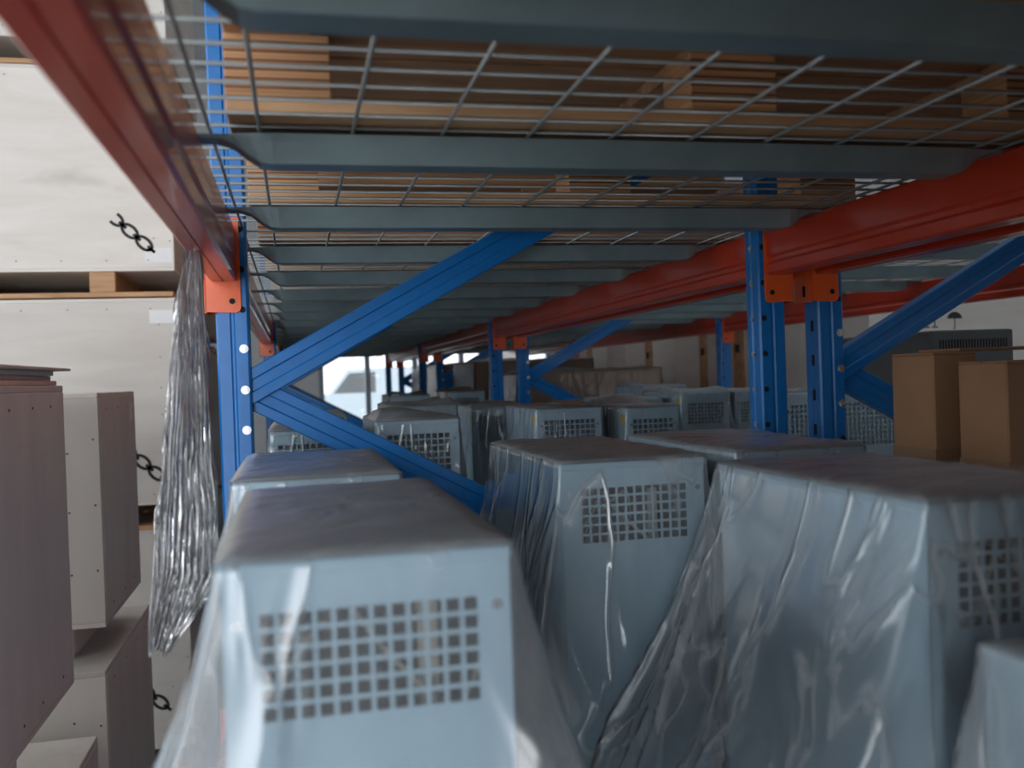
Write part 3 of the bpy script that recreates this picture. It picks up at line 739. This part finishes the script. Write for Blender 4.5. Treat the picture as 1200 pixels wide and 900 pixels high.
# smaller crates nearer the rack
Bx = -.50
t = crate('packing_crate', 'tall grey-sided crate with loose plywood sheets on its lid, closest to the rack end', Bx-.45, Bx, 1.45, 2.285, H-.645, H+.015, PLYV, PLYV)
for i, (dx, dz, ln) in enumerate([(0, .0, 1.0), (-.01, .0105, .99), (-.004, .021, .99), (.012, .0315, 1.06)]):
    o = fixn(MB().rbox(-.22, .215+dx, -.4, -.4+ln*.8, 0, .0100 if i < 3 else .006, .0015).build('plywood_sheet', PLYV)); o.location = (Bx-.225, 1.875, H+.0155+dz)
    tag(o, 'loose plywood sheet, %s in the pile on the tall grey-sided crate' % ['lowest', 'second from below', 'third from below', 'topmost'][i], 'plywood sheet', 'loose sheets')
    if i == 3: o.rotation_euler = (0.0, 0, -.02)
t = crate('packing_crate', 'narrow pale crate with paper label, just behind the tall grey-sided crate', Bx-.62, Bx, 2.66, 3.24, H-.615, H-.004, PLYV, PLYV)
MB().box(.3112, .3120, .19, .23, .52, .575).build('paper_label', LABEL, t)
crate('packing_crate', 'wide crate carrying the narrow pale crate on its lid', Bx-.72, Bx+.005, 2.60, 3.36, .02, H-.712, PLYV, PLYV)
crate('packing_crate', 'slim spacer crate between the wide crate and the narrow pale crate', Bx-.60, Bx-.10, 2.75, 3.2, H-.711, H-.616, PLYV, PLYV, nails=False)
crate('packing_crate', 'low crate with a bare brown lid under the tall grey-sided crate', Bx-.78, Bx+.0, 1.7, 2.50, .02, H-.84, PLYV, PLYV)
crate('packing_crate', 'flat brown crate stacked between the low crate and the tall crate', Bx-.43, Bx-.10, 1.72, 2.20, H-.838, H-.647, PLYV, PLYV, nails=False)

# ------------------------------------------------------------------ crates beyond the carton row
def sign(parent, kind, x, z, y):
    m_ = MB()
    if kind == 'umbrella':
        pts = [(x+.040*math.cos(q*PI/12), z+.032*math.sin(q*PI/12)) for q in range(13)]
        m_.prism(pts, y, y+.0008, 'y'); m_.box(x-.0025, x+.0025, y, y+.0008, z-.045, z); m_.box(x-.010, x+.0025, y, y+.0008, z-.049, z-.044)
    else:
        for dx in (-.022, .022):
            m_.prism([(x+dx-.013, z+.055), (x+dx+.013, z+.055), (x+dx+.005, z+.02), (x+dx-.005, z+.02)], y, y+.0008, 'y'); m_.box(x+dx-.003, x+dx+.003, y, y+.0008, z-.040, z+.02); m_.box(x+dx-.016, x+dx+.016, y, y+.0008, z-.046, z-.040)
    return m_.build(kind+'_mark', INK, parent)
tt = crate('packing_crate', 'pale plywood crate stamped with umbrella and glass marks beyond the cartons', 2.60, 4.0, 3.95, 5.2, .75, H+.55, PLY, PLYV)
xc, Z0 = 3.3, .75
sign(tt, 'umbrella', 3.055-xc, H+.20-Z0, -.626); sign(tt, 'glass', 2.925-xc, H+.205-Z0, -.626)
crate('packing_crate', 'plywood crate supporting the crate with umbrella mark', 2.58, 4.0, 3.93, 5.2, .02, .748, PLY, PLYV)
for i, (x0, ya, yb, tp) in enumerate([(2.72, 5.45, 6.0, .5), (2.80, 6.15, 6.75, .5), (2.70, 6.95, 7.6, .5), (2.85, 7.8, 8.5, .45), (2.8, 8.8, 9.8, .5)]):
    t = crate('packing_crate', 'tall pinkish battened crate beyond the carton row, %s past the umbrella crate' % ['first', 'second', 'third', 'fourth', 'fifth'][i], x0, x0+1.0, ya, yb, .0, H+tp, PLY, PLY, nails=False)
    X0 = -.5
    fixn(MB().rbox(X0-.02, X0, -(yb-ya)/2, -(yb-ya)/2+.12, .02, H+tp-.02, .002).build('batten', PINE, t))
    MB().box(X0-.0215, X0-.02, -(yb-ya)/2+.03, -(yb-ya)/2+.09, H+.10, H+.15).build('stamp', INK, t)

# ------------------------------------------------------------------ stretch film hanging from the aisle beam
def hanging_film():
    """narrow torn strip hooked under the beam: its two borders (x per metre of distance) at given heights, pleated lengthways"""
    nu, nv = 130, 150; V = []; F = []
    rows = [(.205, -.149, -.128), (.15, -.158, -.124), (-.03, -.176, -.117), (-.16, -.188, -.108), (-.25, -.193, -.108), (-.30, -.196, -.140), (-.345, -.197, -.172)]
    def at(z):
        for (z0, l0, r0), (z1, l1, r1) in zip(rows, rows[1:]):
            if z <= z0 and z >= z1:
                q = (z0-z)/(z0-z1); return l0+(l1-l0)*q, r0+(r1-r0)*q
        return rows[-1][1:]
    for j in range(nv+1):
        v = j/nv; z = .205-.55*v; l, r_ = at(z); y0 = 1.46-.15*v
        for i in range(nu+1):
            k = i/nu
            pl = math.sin(k*34+2.6*nz(k*3, v*1.4, 1)+1.2*v); p2 = math.sin(k*83+4*nz(k*5, v*2.2, 6))
            y = y0+.020*(1-abs(pl))**1.4*(.6+.6*v)+.006*(1-abs(p2))**2+.016*nz(k*2.5, v*3.0, 2)+.004*nz(k*14, v*10, 3)
            x = l+(r_-l)*k+.005*nz(k*4, v*6, 4)+(.006*nz(v*9, 3.3, 5) if i in (0, nu) else 0)
            V.append((x, y, H+z+.018*nz(k*5, 2.0, 7)*v))
    for j in range(nv):
        for i in range(nu):
            a = j*(nu+1)+i; F.append((a, a+1, a+nu+2, a+nu+1))
    m_ = MB(); m_.v = V; m_.f = F; o = m_.build('stretch_film', FILMS, None, True)
    return tag(o, 'torn strip of shiny stretch film hanging from the aisle side beam', 'plastic film')
hanging_film()

# ------------------------------------------------------------------ outside the far glazing
t = thing('parked_van', 'pale blue van parked outside the far glazing', 'van', (2.0, 24.0, -.02))
prof = [(-1.9, .35), (-1.9, 1.15), (-1.75, 1.3), (-1.2, 1.38), (-.75, 1.95), (1.75, 2.0), (1.9, 1.8), (1.9, .35)]
fixn(MB().prism(prof, -.85, .85, 'y').build('van_body', CARP, t))
for sx in (-1.2, 1.25):
    for sy in (-.86, .70): fixn(MB().cyl((sx, sy, .33), (0, 1, 0), .33, .16, 20).build('wheel', TYRE, t))
fixn(MB().prism([(-1.1, 1.38), (-.72, 1.85), (-.1, 1.87), (-.1, 1.38)], -.856, -.85, 'y').build('window_pane', DARK2, t))
